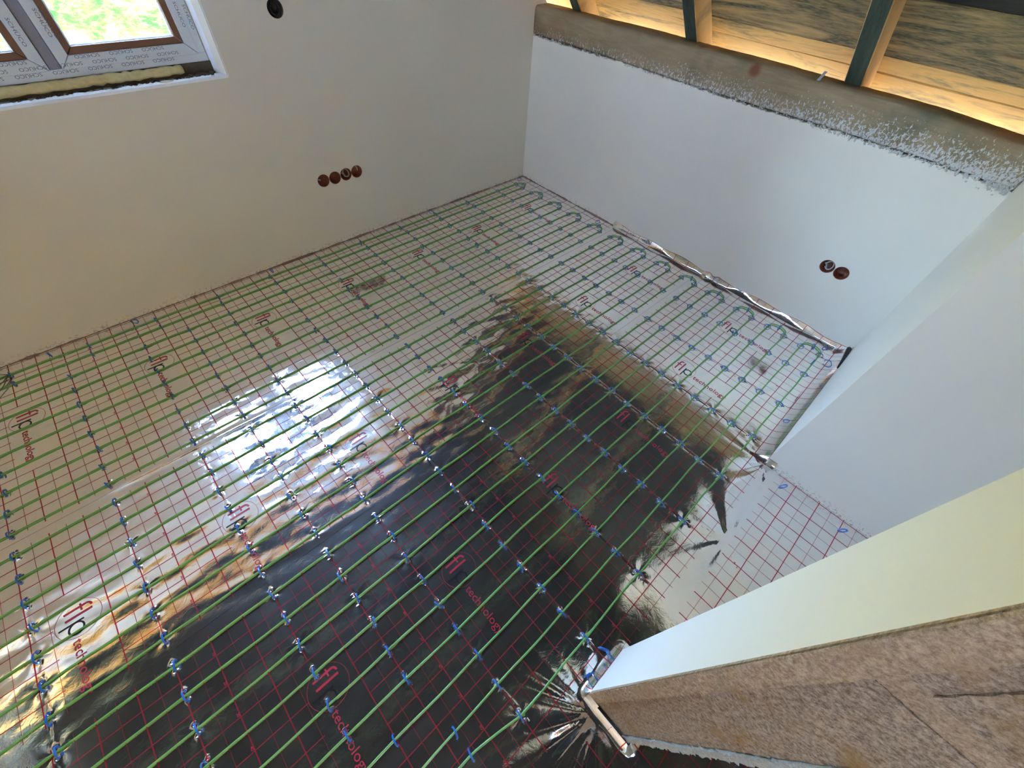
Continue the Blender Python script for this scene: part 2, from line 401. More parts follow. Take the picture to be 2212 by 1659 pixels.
def sheet(name, x0, x1, y0, y1, mat, lift, label, res=1.0, fold=True):
    xs = axis(x0, x1, ROWS + [1.735, 1.745], 0.013, 0.0019, 0.0075 * res)
    ys = axis(y0, y1, [c for c in CAB] + ([-0.2, -0.22, -0.24] if y0 < 0 else []), 0.024, 0.0021, 0.0075 * res)
    X, Y = np.meshgrid(xs, ys)
    Z = H(X, Y) + upturn(X, Y) + lift
    nx, ny = len(xs), len(ys)
    co = np.stack([X, Y, Z], -1).reshape(-1, 3).astype(np.float32)
    ii = np.arange((ny - 1) * (nx - 1)); r = ii // (nx - 1); c = ii % (nx - 1); a = r * nx + c
    q = np.stack([a, a + 1, a + nx + 1, a + nx], -1)
    cx = (X[:-1, :-1] + X[1:, 1:]).ravel() / 2; cy = (Y[:-1, :-1] + Y[1:, 1:]).ravel() / 2
    q = q[~inwall(cx, cy)]
    used = np.unique(q); remap = np.zeros(len(co), np.int64); remap[used] = np.arange(len(used))
    co = co[used]; q = remap[q]
    me = bpy.data.meshes.new(name)
    me.vertices.add(len(co)); me.vertices.foreach_set('co', co.ravel())
    me.loops.add(q.size); me.loops.foreach_set('vertex_index', q.ravel().astype(np.int32))
    me.polygons.add(len(q)); me.polygons.foreach_set('loop_start', (np.arange(len(q)) * 4).astype(np.int32))
    me.polygons.foreach_set('loop_total', np.full(len(q), 4, np.int32))
    me.update(); me.polygons.foreach_set('use_smooth', np.ones(len(q), bool)); me.update()
    me.materials.append(mat)
    o = bpy.data.objects.new(name, me); C.objects.link(o)
    return tag(o, label, 'foil sheet', 'printed foil sheets laid side by side')

# ------------------------------------------------------------------ setting: floor
bm = bmesh.new(); box(bm, -3.4, 2.05, -2.4, 2.7, -0.20, -0.012)
struct(mesh_obj('floor', bm, CONCRETE), 'grey subfloor hidden under the foil')

# wall_left with the window opening and the socket holes
zt = lambda x: 1.08 + (1.85 - x) * TAN
bm = bmesh.new()
prism(bm, [(-3.4, -0.2), (2.05, -0.2), (2.05, 0.87), (XCOL, ZC), (-3.4, ZC)], YL, 2.72)
WL = struct(mesh_obj('wall_left', bm, PLASTER), 'plastered wall with the window')
bm = bmesh.new()
hexa(bm, [(-1.315, YL - 0.02, 0.940), (-0.183, YL - 0.02, 0.940), (-0.215, 2.505, 0.940), (-1.285, 2.505, 0.940),
          (-1.315, YL - 0.02, 2.14), (-0.172, YL - 0.02, 2.14), (-0.205, 2.505, 2.12), (-1.285, 2.505, 2.12)])
bmesh.ops.recalc_face_normals(bm, faces=bm.faces[:])
cut(WL, bm)
bm = bmesh.new(); box(bm, -1.285, -0.213, 2.45, 2.80, 0.955, 2.12); cut(WL, bm)
def cyl(bm, c, r, ax, a0, a1, seg=32):
    p = []
    for s in (a0, a1):
        ring = []
        for k in range(seg):
            t = 2 * PI * k / seg; u, v = math.cos(t) * r, math.sin(t) * r
            ring.append(bm.verts.new((c[0] + u, s, c[2] + v) if ax == 'y' else (s, c[1] + u, c[2] + v)))
        p.append(ring)
    bm.faces.new(p[0]); bm.faces.new(p[1][::-1])
    for k in range(seg): bm.faces.new((p[0][k], p[1][k], p[1][(k + 1) % seg], p[0][(k + 1) % seg]))
    bmesh.ops.recalc_face_normals(bm, faces=bm.faces[:])
SOCK_L = [(0.096, 0.403), (0.167, 0.401), (0.238, 0.403), (0.308, 0.402)]
for x, z in SOCK_L:
    bm = bmesh.new(); cyl(bm, (x, 0, z), 0.0345, 'y', YL - 0.02, YL + 0.055); cut(WL, bm)
bm = bmesh.new(); cyl(bm, (0.107, 0, 1.152), 0.034, 'y', YL - 0.02, YL + 0.06); cut(WL, bm)

# wall_back (below the wall plate), ragged plaster edge on top
bm = bmesh.new()
ny = 200; rnd = random.Random(3)
top = []
for k in range(ny + 1):
    y = YL - (YL - YC) * k / ny
    z = 0.926 + 0.004 * math.sin(5 * y) + rnd.uniform(-0.0035, 0.003) + (0.006 * rnd.random() if rnd.random() < .12 else 0)
    top.append((y, z))
A = [bm.verts.new((XB, y, -0.15)) for y, z in top]; B = [bm.verts.new((XB, y, z)) for y, z in top]
B2 = [bm.verts.new((XB + 0.012, y, z + 0.001)) for y, z in top]; B3 = [bm.verts.new((2.05, y, 0.915)) for y, z in top]
for k in range(ny):
    bm.faces.new((A[k], A[k + 1], B[k + 1], B[k])); bm.faces.new((B[k], B[k + 1], B2[k + 1], B2[k])); bm.faces.new((B2[k], B2[k + 1], B3[k + 1], B3[k]))
WB = mesh_obj('wall_back', bm, PLASTER)
struct(WB, 'low plastered wall under the wooden wall plate')
sol = bmesh.new(); sol.from_mesh(WB.data)
# outer side and bottom close the slab
def vx(x, y, z): return sol.verts.new((x, y, z))
o1, o2, o3, o4 = vx(2.05, YL, -0.15), vx(2.05, YC, -0.15), vx(2.05, YC, 0.915), vx(2.05, YL, 0.915)
sol.faces.new((o1, o4, o3, o2))
sol.to_mesh(WB.data); sol.free()
SOCK_B = [(0.108, 0.381), (0.035, 0.379)]
def disc_hole(o, y, z, r):
    """punch a round hole in the single front face of wall_back by cutting with a knife box and a ring"""
for y, z in SOCK_B: pass

bm = bmesh.new(); box(bm, 2.0, 2.05, -2.3, 2.72, 0.9, 0.935); mesh_obj('eave_light_block', bm, RAFTER_SIDE, WB)  # unseen strip added to narrow the light through the eave gap
# wall_right with the doorway
ZT = 2.45
bm = bmesh.new(); box(bm, 0.71, 2.05, -2.3, YC, -0.15, 0.915)
hexa(bm, [(0.71, -2.3, 0.915), (1.90, -2.3, 0.915), (1.90, YC, 0.915), (0.71, YC, 0.915), (0.71, -2.3, zt(0.71)), (1.90, -2.3, zt(1.90)), (1.90, YC, zt(1.90)), (0.71, YC, zt(0.71))])
struct(mesh_obj('wall_right', bm, PLASTER), 'plastered wall block beside the doorway')

# pillar: plaster face to the room, raw blocks on the end
pier = struct(empty('wall_front', (-0.43, -0.33, 0)), 'short wall pier with a plastered face and a raw brown end')
def pl(name, bm, mat, par=pier, **k):
    o = mesh_obj(name, bm, mat, None, **k); o.parent = par; o.matrix_parent_inverse = par.matrix_world.inverted()
    if par.type == 'EMPTY' : o.location = -Vector(par.location)
    return o
def rough_box(x0, x1, y0, y1, z0, z1, amp, step, seed, edge=0.0):
    """box whose -x face is a fine grid pushed about; y edges broken"""
    bm = bmesh.new(); r = random.Random(seed)
    ny_ = max(1, int((y1 - y0) / step)); nz = max(1, int((z1 - z0) / step))
    g = {}
    for i in range(ny_ + 1):
        for k in range(nz + 1):
            y = y0 + (y1 - y0) * i / ny_; z = z0 + (z1 - z0) * k / nz
            dx = r.uniform(-amp, amp)
            if i in (0, ny_): y += r.uniform(-edge, edge)
            g[i, k] = bm.verts.new((x0 + dx, y, z))
    for i in range(ny_):
        for k in range(nz):
            bm.faces.new((g[i, k], g[i, k + 1], g[i + 1, k + 1], g[i + 1, k]))
    # back body
    b = [bm.verts.new((x1, y0, z0)), bm.verts.new((x1, y1, z0)), bm.verts.new((x1, y1, z1)), bm.verts.new((x1, y0, z1))]
    bm.faces.new([g[i, 0] for i in range(ny_ + 1)] + [b[1], b[0]])
    bm.faces.new([g[i, nz] for i in range(ny_, -1, -1)] + [b[3], b[2]])
    bm.faces.new([g[0, k] for k in range(nz, -1, -1)] + [b[0], b[3]])
    bm.faces.new([g[ny_, k] for k in range(nz + 1)] + [b[2], b[1]])
    bm.faces.new((b[0], b[1], b[2], b[3]))
    bmesh.ops.recalc_face_normals(bm, faces=bm.faces[:])
    return bm
bm = bmesh.new(); box(bm, -0.507, -0.344, YC - 0.012, YC, -0.012, ZT); pl('plaster_face', bm, PLASTER)
bm = bmesh.new(); box(bm, -0.500, -0.344, -0.392, YC - 0.012, -0.012, ZT); pl('pier_core', bm, PLASTER)
pl('plaster_edge', rough_box(-0.5135, -0.500, -0.282, YC - 0.0004, -0.01, ZT, 0.0014, 0.0055, 2, 0.0022), RENDER_EDGE)
pl('block', rough_box(-0.5075, -0.497, -0.387, -0.284, -0.01, 1.1350, 0.0009, 0.0065, 3, 0.0015), BLOCK)
pl('mortar_joint', rough_box(-0.5062, -0.4975, -0.387, -0.284, 1.125, 1.185, 0.0007, 0.006, 4), RENDER_EDGE)
pl('mortar_joint', rough_box(-0.5058, -0.4975, -0.312, -0.300, 1.185, 1.46, 0.0005, 0.006, 14), RENDER_EDGE)
pl('block', rough_box(-0.5080, -0.497, -0.387, -0.3062, 1.1730, 1.46, 0.0009, 0.0065, 5, 0.001), BLOCK)
pl('block', rough_box(-0.5065, -0.497, -0.3050, -0.284, 1.1730, 1.46, 0.0009, 0.0065, 6, 0.001), BLOCK)
pl('block', rough_box(-0.5070, -0.497, -0.387, -0.284, 1.465, ZT, 0.0009, 0.0085, 8), BLOCK)
pl('plaster_edge', rough_box(-0.512, -0.350, -0.405, -0.389, -0.01, ZT, 0.0015, 0.006, 7, 0.003), GREY_EDGE)

# outer walls nobody sees directly (they close the room and show in the foil)
bm = bmesh.new(); box(bm, -3.55, -3.4, -2.4, 2.72, -0.2, ZC); struct(mesh_obj('wall_far_left', bm, PLASTER), 'plastered wall at the far left end')
bm = bmesh.new(); box(bm, -3.4, 0.71, -2.42, -2.3, -0.2, ZC)
WR = struct(mesh_obj('wall_rear', bm, PLASTER), 'corridor wall behind the camera')
#R

bm = bmesh.new(); box(bm, -0.98, -0.86, -2.3, -0.80, -0.2, ZC)  # unseen wall added to keep the fill light off the doorway wall
struct(mesh_obj('wall_light_block', bm, PLASTER), 'unseen wall added in the corridor to block the fill light')
# ------------------------------------------------------------------ roof
ceil = struct(empty('ceiling', (0, 0, 0)), 'open timber roof with rafters and boards')
def slope_pt(s, off, y):   # s along the slope upwards from (1.85,1.08), off outwards
    return (1.85 - s * CS + off * SN, y, 1.08 + s * SN + off * CS)
def slope_box(bm, s0, s1, o0, o1, y0, y1, mi=0):
    return hexa(bm, [slope_pt(s0, o0, y0), slope_pt(s0, o0, y1), slope_pt(s1, o0, y1), slope_pt(s1, o0, y0),
                     slope_pt(s0, o1, y0), slope_pt(s0, o1, y1), slope_pt(s1, o1, y1), slope_pt(s1, o1, y0)], mi)
raft_y = [2.990, 2.150, 1.325, 0.492, -0.345, -1.03, -2.35]
for ry in raft_y:
    bm = bmesh.new()
    v = slope_box(bm, -0.35, 1.95, 0.0, 0.12, ry - 0.038, ry + 0.038, 0)
    bmesh.ops.recalc_face_normals(bm, faces=bm.faces[:])
    bm.faces.ensure_lookup_table()
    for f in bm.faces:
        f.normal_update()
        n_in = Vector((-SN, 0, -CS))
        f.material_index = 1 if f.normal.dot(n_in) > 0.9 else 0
    bmesh.ops.bevel(bm, geom=bm.edges[:], offset=0.004, segments=1, affect='EDGES')
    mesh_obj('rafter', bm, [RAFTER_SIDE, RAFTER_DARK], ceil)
    bm = bmesh.new(); box(bm, -3.4, XCOL + 0.10, ry - 0.04, ry + 0.04, ZC, ZC + 0.14)
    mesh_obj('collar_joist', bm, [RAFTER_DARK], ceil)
# boards on the slope; joints measured from the photograph, then about 9-18 cm wide
joints = [-0.62, -0.50, -0.36, -0.205, -0.057, 0.030, 0.206, 0.30, 0.475, 0.60, 0.77, 0.93, 1.08, 1.24, 1.42, 1.58, 1.74, 1.93, 2.1]
rb = random.Random(11)
for i in range(len(joints) - 1):
    s0, s1 = joints[i] + 0.0022, joints[i + 1] - 0.0022
    nseg = 34; bm = bmesh.new(); prev = None
    lift = rb.uniform(-0.004, 0.004)
    for k in range(nseg + 1):
        y = -2.3 + (3.15 + 2.3) * k / nseg
        bow = 0.004 * math.sin(y * 2.1 + i * 1.7) + 0.0015 * math.sin(y * 7 + i)
        ring = [bm.verts.new(slope_pt(s0 + bow, 0.121 + lift, y)), bm.verts.new(slope_pt(s1 + bow, 0.121 + lift * .5, y)), bm.verts.new(slope_pt(s1 + bow, 0.143, y)), bm.verts.new(slope_pt(s0 + bow, 0.143, y))]
        if prev:
            for q in range(4): bm.faces.new((prev[q], prev[(q + 1) % 4], ring[(q + 1) % 4], ring[q]))
        else: bm.faces.new(ring[::-1])
        prev = ring
    bm.faces.new(prev)
    bmesh.ops.recalc_face_normals(bm, faces=bm.faces[:])
    mesh_obj('roof_board', bm, PLANK if joints[i] < 0.02 else (PLANKM if joints[i] < 0.29 else PLANKD), ceil)
bm = bmesh.new(); slope_box(bm, -0.62, 2.1, 0.150, 0.165, -2.3, 3.15); mesh_obj('roof_covering', bm, PLANKD, ceil)
x = XCOL + 0.10; k = 0
while x > -3.4:
    wd = rb.uniform(0.13, 0.18); bm = bmesh.new(); zz = ZC + 0.141 + rb.uniform(0, 0.003)
    skl = x < -0.75 and x - wd > -1.80          # boards stop short at an unseen opening added for warm fill light
    box(bm, max(-3.5, x - wd + 0.003), x, -1.70 if skl else -2.3, 2.30, zz, zz + 0.022)
    mesh_obj('ceiling_board', bm, PLANKD, ceil)
    bm = bmesh.new(); box(bm, max(-3.5, x - wd + 0.003), x, 2.304, 3.15, zz, zz + 0.022)
    mesh_obj('verge_board', bm, PLANK, ceil)
    x -= wd
bm = bmesh.new(); box(bm, -3.6, XCOL + 0.10, -1.70, 3.0, ZC + 0.175, ZC + 0.19); box(bm, -3.6, -1.70, -2.45, -1.70, ZC + 0.175, ZC + 0.19); box(bm, -0.85, XCOL + 0.10, -2.45, -1.70, ZC + 0.175, ZC + 0.19); mesh_obj('roof_covering', bm, PLANKD, ceil)

bm = bmesh.new(); box(bm, -1.72, -1.70, -2.30, -1.68, ZC + .14, ZC + .70); box(bm, -0.85, -0.83, -2.30, -1.68, ZC + .14, ZC + .70); box(bm, -1.70, -0.85, -2.30, -2.28, ZC + .14, ZC + .70); box(bm, -1.70, -0.85, -1.70, -1.68, ZC + .14, ZC + .70)
mesh_obj('fill_opening_lining', bm, PLANK, ceil)  # unseen gold shaft added so warm sunlight fills the room
# ------------------------------------------------------------------ wall plate (beam)
bm = bmesh.new(); n = 110; prev = None; rr = random.Random(21)
for k in range(n + 1):
    y = YL + 0.01 - (YL + 0.01 - (YC + 0.001)) * k / n
    bow = 0.010 * math.sin(PI * (YL - y) / 2.67)
    zb = 0.9335 + 0.003 * math.sin(4 * y) ; ztp = 1.075 + bow + 0.0015 * math.sin(9 * y)
    if y < 0.15: ztp -= 0.012 * (0.15 - y) / 0.4
    xf = XB - 0.004 + 0.002 * math.sin(6 * y)
    pr = [(xf + 0.006, zb), (xf, zb + 0.008), (xf - 0.001, zb + 0.05), (xf, ztp - 0.020), (xf + 0.005, ztp - 0.007), (xf + 0.014, ztp), (1.865, ztp + 0.003), (1.872, zb + 0.01)]
    ring = [bm.verts.new((a + rr.uniform(-.0006, .0006), y, b + rr.uniform(-.0006, .0006))) for a, b in pr]
    if prev:
        for q in range(8): bm.faces.new((prev[q], ring[q], ring[(q + 1) % 8], prev[(q + 1) % 8]))
    else: bm.faces.new(ring)
    prev = ring
bm.faces.new(prev[::-1]); bmesh.ops.recalc_face_normals(bm, faces=bm.faces[:])
beam = mesh_obj('wall_plate_beam', bm, PLATE, smooth=True)
tag(beam, 'brown weathered timber wall plate splashed with plaster on the low wall', 'beam')
bm = bmesh.new(); box(bm, XB + 0.02, 1.86, YC, YL, 0.905, 0.936); st = mesh_obj('shadow_gap_strip', bm, DARKGAP, WB)  # dark strip standing in for the shade in the gap under the beam
# crumbs of plaster along the lower edge of the beam
bm = bmesh.new(); r2 = random.Random(5)
for k in range(420):
    y = YC + 0.01 + (YL - YC - 0.02) * (r2.random() ** 1.5); s = r2.uniform(0.0012, 0.0042) * (1.5 if y < 0.6 else 1)
    mt = Matrix.Translation((XB - 0.0015, y, 0.927 + r2.uniform(-0.005, 0.008))) @ Matrix.Rotation(r2.uniform(0, 3), 4, 'X') @ Matrix.Diagonal((s * .7, s * r2.uniform(1, 2.6), s * .8, 1))
    bmesh.ops.create_icosphere(bm, subdivisions=1, radius=1.0, matrix=mt)
for k in range(90):
    s = r2.uniform(0.002, 0.006)
    mt = Matrix.Translation((XB - 0.003 - r2.random() * .004, YC + 0.012 + abs(r2.gauss(0, 0.035)), 0.922 + r2.gauss(0, 0.010))) @ Matrix.Rotation(r2.uniform(0, 3), 4, 'X') @ Matrix.Diagonal((s * .7, s, s * .8, 1))
    bmesh.ops.create_icosphere(bm, subdivisions=1, radius=1.0, matrix=mt)
mesh_obj('plaster_crumbs', bm, PLASTERCRUMB, WB, kind='stuff')

# steel bracket and screw on the beam
bm = bmesh.new(); box(bm, XB + 0.004, XB + 0.030, 0.604, 0.616, 1.083, 1.0855); hexa(bm, [(XB + .006, .604, 1.085), (XB + .0085, .604, 1.085), (XB + .0085, .616, 1.085), (XB + .006, .616, 1.085), (XB + .02, .594, 1.117), (XB + .0225, .594, 1.117), (XB + .0225, .607, 1.117), (XB + .02, .607, 1.117)])
tag(mesh_obj('steel_bracket', bm, STEEL), 'small bent zinc metal tab sticking up on the beam top', 'bracket')
bm = bmesh.new(); cyl(bm, (0, 0.502, 1.030), 0.0042, 'x', XB - 0.0075, XB - 0.002, 8)
tag(mesh_obj('screw_head', bm, STEEL), 'shiny screw head in the front face of the beam', 'screw')

# ------------------------------------------------------------------ window
win = struct(empty('window_1', (0, 0, 0)), 'two-light window with printed film still on its frame')
Y0, Y1 = 2.497, 2.57
def wpart(name, mat, fn, parent=win, bevel=0.0015):
    bm = bmesh.new(); fn(bm)
    bmesh.ops.recalc_face_normals(bm, faces=bm.faces[:])
    if bevel: bmesh.ops.bevel(bm, geom=bm.edges[:], offset=bevel, segments=1, affect='EDGES')
    return mesh_obj(name, bm, mat, parent)
FX0, FX1, FZ0, FZ1 = -1.275, -0.217, 0.984, 2.105
fr_ = wpart('window_frame', FILM, lambda b: (box(b, FX0, FX1, Y0 + 0.004, Y1, FZ0, FZ0 + 0.030), box(b, FX0, FX1, Y0 + 0.004, Y1, FZ1 - 0.03, FZ1), box(b, FX0, FX0 + 0.03, Y0 + 0.004, Y1, FZ0 + .03, FZ1 - .03), box(b, FX1 - 0.03, FX1, Y0 + 0.004, Y1, FZ0 + .03, FZ1 - .03)))
wpart('mullion_cover', FILM_DK, lambda b: box(b, -0.764, -0.728, Y0 + 0.010, Y1, FZ0 + 0.022, FZ1 - 0.02))
def frame_ring(b, x0, x1, z0, z1, w_, ya, yb, ga=0.0008):
    """four mitred members"""
    for (p0, p1, q0, q1) in (((x0, z0), (x1, z0), (x0 + w_, z0 + w_), (x1 - w_, z0 + w_)), ((x0, z1), (x1, z1), (x0 + w_, z1 - w_), (x1 - w_, z1 - w_)),
                             ((x0, z0), (x0, z1), (x0 + w_, z0 + w_), (x0 + w_, z1 - w_)), ((x1, z0), (x1, z1), (x1 - w_, z0 + w_), (x1 - w_, z1 - w_))):
        pts = [p0, p1, q1, q0]; cx_ = sum(p[0] for p in pts) / 4; cz_ = sum(p[1] for p in pts) / 4
        d0 = p1[0] - p0[0]; horiz = abs(d0) > 1e-6
        if horiz:
            pts = [(p0[0] + 2 * ga, p0[1]), (p1[0] - 2 * ga, p1[1]), (q1[0] - ga, q1[1]), (q0[0] + ga, q0[1])]
        else:
            pts = [(p0[0], p0[1] + ga), (p1[0], p1[1] - ga), (q1[0], q1[1] - ga), (q0[0], q0[1] + ga)]
        hexa(b, [(pts[i][0], ya, pts[i][1]) for i in range(4)] + [(pts[i][0], yb, pts[i][1]) for i in range(4)])
for (sx0, sx1) in ((-0.728, -0.244), (-1.248, -0.764)):
    z0, z1 = 1.011, 2.078
    sash = wpart('sash', FILM, lambda b: frame_ring(b, sx0 + .001, sx1 - .001, z0, z1, 0.040, Y0, Y1))
    wpart('glazing_bead', BEAD, lambda b: frame_ring(b, sx0 + .0405, sx1 - .0405, z0 + .0395, z1 - .0395, 0.024, Y0 + .006, Y1 - .01), sash)
    wpart('glazing_spacer', WHITEMETAL, lambda b: frame_ring(b, sx0 + .064, sx1 - .064, z0 + .063, z1 - .063, 0.006, Y0 + .022, Y0 + .036), sash, 0)
    wpart('pane', GLASS, lambda b: box(b, sx0 + .062, sx1 - .062, Y0 + .020, Y0 + .022, z0 + .061, z1 - .061), sash, 0)
def back_ring(b):
    for (sx0, sx1) in ((-0.728, -0.244), (-1.248, -0.764)):
        x0, x1, z0, z1, w_ = sx0 - .012, sx1 + .012, 0.999, 2.09, 0.066
        box(b, x0, x1, Y1 + .0005, Y1 + .010, z0, z0 + w_); box(b, x0, x1, Y1 + .0005, Y1 + .010, z1 - w_, z1)
        box(b, x0, x0 + w_, Y1 + .0005, Y1 + .010, z0 + w_, z1 - w_); box(b, x1 - w_, x1, Y1 + .0005, Y1 + .010, z0 + w_, z1 - w_)
wpart('leak_backing', BEAD, back_ring, win, 0)  # added behind the sashes to stop light leaking through the mitres
SKYLIT_PL = plain('skylit_plaster', (0.90, 0.92, 0.95), 0.6, 0, 60, 0.04, 0.3)  # whiter than the plaster, sky light at the window put into the colour
wpart('skylit_reveal_plate', SKYLIT_PL, lambda b: hexa(b, [(-0.1845, YL - .0008, 0.941), (-0.1826, YL - .0008, 0.941), (-0.2135, 2.496, 0.941), (-0.2150, 2.496, 0.941), (-0.1735, YL - .0008, 2.13), (-0.1716, YL - .0008, 2.13), (-0.2040, 2.496, 2.13), (-0.2055, 2.496, 2.13)]), win, 0)  # thin plate added to carry the painted sky light on the reveal
bm = bmesh.new()                                     # gun foam under the frame
pts = []; r3 = random.Random(4)
for k in range(60):
    x = -1.27 + (1.27 - 0.335) * k / 59; pts.append((x, 2.489 + r3.uniform(-.003, .003), 0.969 + r3.uniform(-.0015, .0015)))
tube(bm, pts, [0.0165 + r3.uniform(-.002, .002) for _ in pts], 10)
mesh_obj('foam_strip', bm, FOAM, win, smooth=True)
bm = bmesh.new(); box(bm, -1.285, -0.214, 2.495, 2.60, 0.941, 0.984); mesh_obj('frame_packer', bm, DARKGAP, win)
bm = bmesh.new(); n = 160; r4 = random.Random(9); prev = None          # ragged plaster bed at the sill, whitened to stand in for sky light
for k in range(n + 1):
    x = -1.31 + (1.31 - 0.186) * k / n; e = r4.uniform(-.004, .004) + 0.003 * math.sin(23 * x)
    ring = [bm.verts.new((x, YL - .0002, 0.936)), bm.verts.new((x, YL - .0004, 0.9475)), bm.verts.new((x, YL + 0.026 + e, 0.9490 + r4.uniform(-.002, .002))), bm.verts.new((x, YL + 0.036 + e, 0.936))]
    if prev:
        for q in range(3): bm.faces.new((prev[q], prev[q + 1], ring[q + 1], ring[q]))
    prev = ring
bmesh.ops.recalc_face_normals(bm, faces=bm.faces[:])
mesh_obj('sill_bed', bm, SKYLIT_PL, win)
bm = bmesh.new()
n = 120
for k in range(260):
    x = r4.uniform(-1.29, -0.22); s = r4.uniform(0.002, 0.006)
    mt = Matrix.Translation((x, YL + 0.058 + r4.gauss(0, .010), 0.943)) @ Matrix.Diagonal((s * 1.5, s, s * .7, 1))
    bmesh.ops.create_icosphere(bm, subdivisions=1, radius=1.0, matrix=mt)
for k in range(14):
    s = r4.uniform(0.006, 0.011); mt = Matrix.Translation((-0.262 + r4.gauss(0, .02), YL + 0.055 + r4.gauss(0, .01), 0.948)) @ Matrix.Diagonal((s * 1.4, s, s * .7, 1))
    bmesh.ops.create_icosphere(bm, subdivisions=1, radius=1.0, matrix=mt)
mesh_obj('mortar_crumbs', bm, DARKGAP, win, kind='stuff')
bm = bmesh.new(); bmesh.ops.create_icosphere(bm, subdivisions=2, radius=1.0, matrix=Matrix.Translation((-0.425, YL + 0.012, 0.9505)) @ Matrix.Diagonal((0.028, 0.007, 0.004, 1)))
mesh_obj('plaster_lump', bm, PLASTER, win, smooth=True)
bm = bmesh.new(); box(bm, -1.29, -0.21, 2.575, 2.86, 0.985, 1.002); mesh_obj('outer_sill', bm, WHITEMETAL, win)

# lettering helpers
def text_mesh(s, size):
    cu = bpy.data.curves.new('t', 'FONT'); cu.body = s; cu.size = size; cu.resolution_u = 2
    o = bpy.data.objects.new('t', cu); C.objects.link(o)
    dg = bpy.context.evaluated_depsgraph_get(); dg.update()
    me = bpy.data.meshes.new_from_object(o.evaluated_get(dg))
    v = [tuple(q.co) for q in me.vertices]; f = [tuple(p.vertices) for p in me.polygons]
    bpy.data.objects.remove(o); bpy.data.curves.remove(cu); bpy.data.meshes.remove(me)
    return v, f
def add_vf(bm, v, f, fn, mi=0):
    vs = [bm.verts.new(fn(*p[:2])) for p in v]
    for t in f:
        try: fc = bm.faces.new([vs[i] for i in t]); fc.material_index = mi
        except ValueError: pass
tv, tf = text_mesh('SCHÜCO', 0.0155)
tw = max(p[0] for p in tv)
bm = bmesh.new()
kx = 0.080 / tw
def film_text(bm, x, z, ang, yy):
    ca, sa = math.cos(ang), math.sin(ang)
    add_vf(bm, tv, tf, lambda a, b: (x + (a * kx - 0.04) * ca - b * sa, yy, z + (a * kx - 0.04) * sa + b * ca))
for row, (z, off, yy) in enumerate(((1.038, 0.0, Y0 - .0006), (1.018, 0.045, Y0 - .0006), (0.998, 0.02, Y0 + .0034))):
    x = -1.19 + off
    while x < -0.30:
        if not (-0.81 < x < -0.69 and row == 0): film_text(bm, x, z + 0.012, PI, yy)
        x += 0.112
for xc, yy in ((-0.705, Y0 - .0006), (-0.792, Y0 - .0006), (-0.262, Y0 - .0006), (-0.232, Y0 + .0034), (-1.23, Y0 - .0006), (-0.690, Y0 - .0006)):
    z = 1.10 + (abs(xc) * 7 % 1) * 0.05
    while z < 2.0:
        film_text(bm, xc, z, -PI / 2, yy); z += 0.125
mesh_obj('film_print', bm, FILMINK, win)

# ------------------------------------------------------------------ socket boxes
def cup(name, loc, axis_, kind, label, group):
    root = empty(name, loc); tag(root, label, 'socket box', group)
    def P(u, d, v):     # u along the wall, d into the wall, v up
        return (u, d, v) if axis_ == 'y' else (d, -u, v)
    bm = bmesh.new(); seg = 36; prof = [(0.0352, -0.0012), (0.0332, -0.0012), (0.0325, 0.004), (0.0325, 0.043), (0.001, 0.045)]
    rings = [[bm.verts.new(P(r_ * math.cos(2 * PI * k / seg), d, r_ * math.sin(2 * PI * k / seg))) for k in range(seg)] for r_, d in prof]
    for i in range(len(rings) - 1):
        for k in range(seg): bm.faces.new((rings[i][k], rings[i][(k + 1) % seg], rings[i + 1][(k + 1) % seg], rings[i + 1][k]))
    bm.faces.new(rings[-1]); mesh_obj('cup', bm, CUP, root, smooth=True)
    r_ = random.Random(hash(kind) % 97 + int(loc[0] * 100))
    if kind == 'loop':
        bm = bmesh.new(); tube(bm, [P(0.004 + 0.018 * math.cos(t), 0.012 + 0.010 * math.sin(t * 1.3), 0.004 + 0.019 * math.sin(t)) for t in np.linspace(-2.4, 2.9, 26)], 0.0034, 8)
        mesh_obj('wire_loop', bm, WIRE, root, smooth=True)
        bm = bmesh.new(); tube(bm, [P(-0.020 + 0.004 * t, 0.016, 0.006 - 0.001 * t * t) for t in np.linspace(0, 5, 8)], 0.004, 8)
        mesh_obj('wire_end', bm, WIRE, root, smooth=True)
    if kind == 'dim':
        bm = bmesh.new(); tube(bm, [P(-0.002 + 0.020 * math.cos(t), 0.026 + 0.008 * math.sin(t), 0.006 + 0.018 * math.sin(t)) for t in np.linspace(-0.6, 3.4, 22)], 0.0036, 8)
        mesh_obj('wire_loop', bm, WIRE, root, smooth=True)
    if kind == 'end':
        bm = bmesh.new(); tube(bm, [P(-0.030, 0.02, 0.006), P(-0.020, 0.012, 0.006), P(-0.012, 0.010, 0.002)], 0.0042, 8)
        mesh_obj('wire_end', bm, WIRE, root, smooth=True)
    return root
g1_ = 'brown socket boxes in the window wall'
cup('socket_box', (SOCK_L[0][0], YL, SOCK_L[0][1]), 'y', 'end', 'round brown socket box left of its row of four, a grey wire end inside', g1_)
cup('socket_box', (SOCK_L[1][0], YL, SOCK_L[1][1]), 'y', 'none', 'round brown socket box, second from left, empty inside', g1_)
cup('socket_box', (SOCK_L[2][0], YL, SOCK_L[2][1]), 'y', 'loop', 'round brown socket box, third from left, pale wire loop curling inside', g1_)
cup('socket_box', (SOCK_L[3][0], YL, SOCK_L[3][1]), 'y', 'dim', 'round brown socket box at the right end of the row of four', g1_)
jb = empty('junction_box', (0.107, YL, 1.152)); tag(jb, 'dark round cable hole high on the window wall, stuffed with black wires', 'junction box')
bm = bmesh.new(); seg = 32
prof = [(0.0345, -0.001), (0.0325, -0.001), (0.032, 0.045), (0.001, 0.047)]
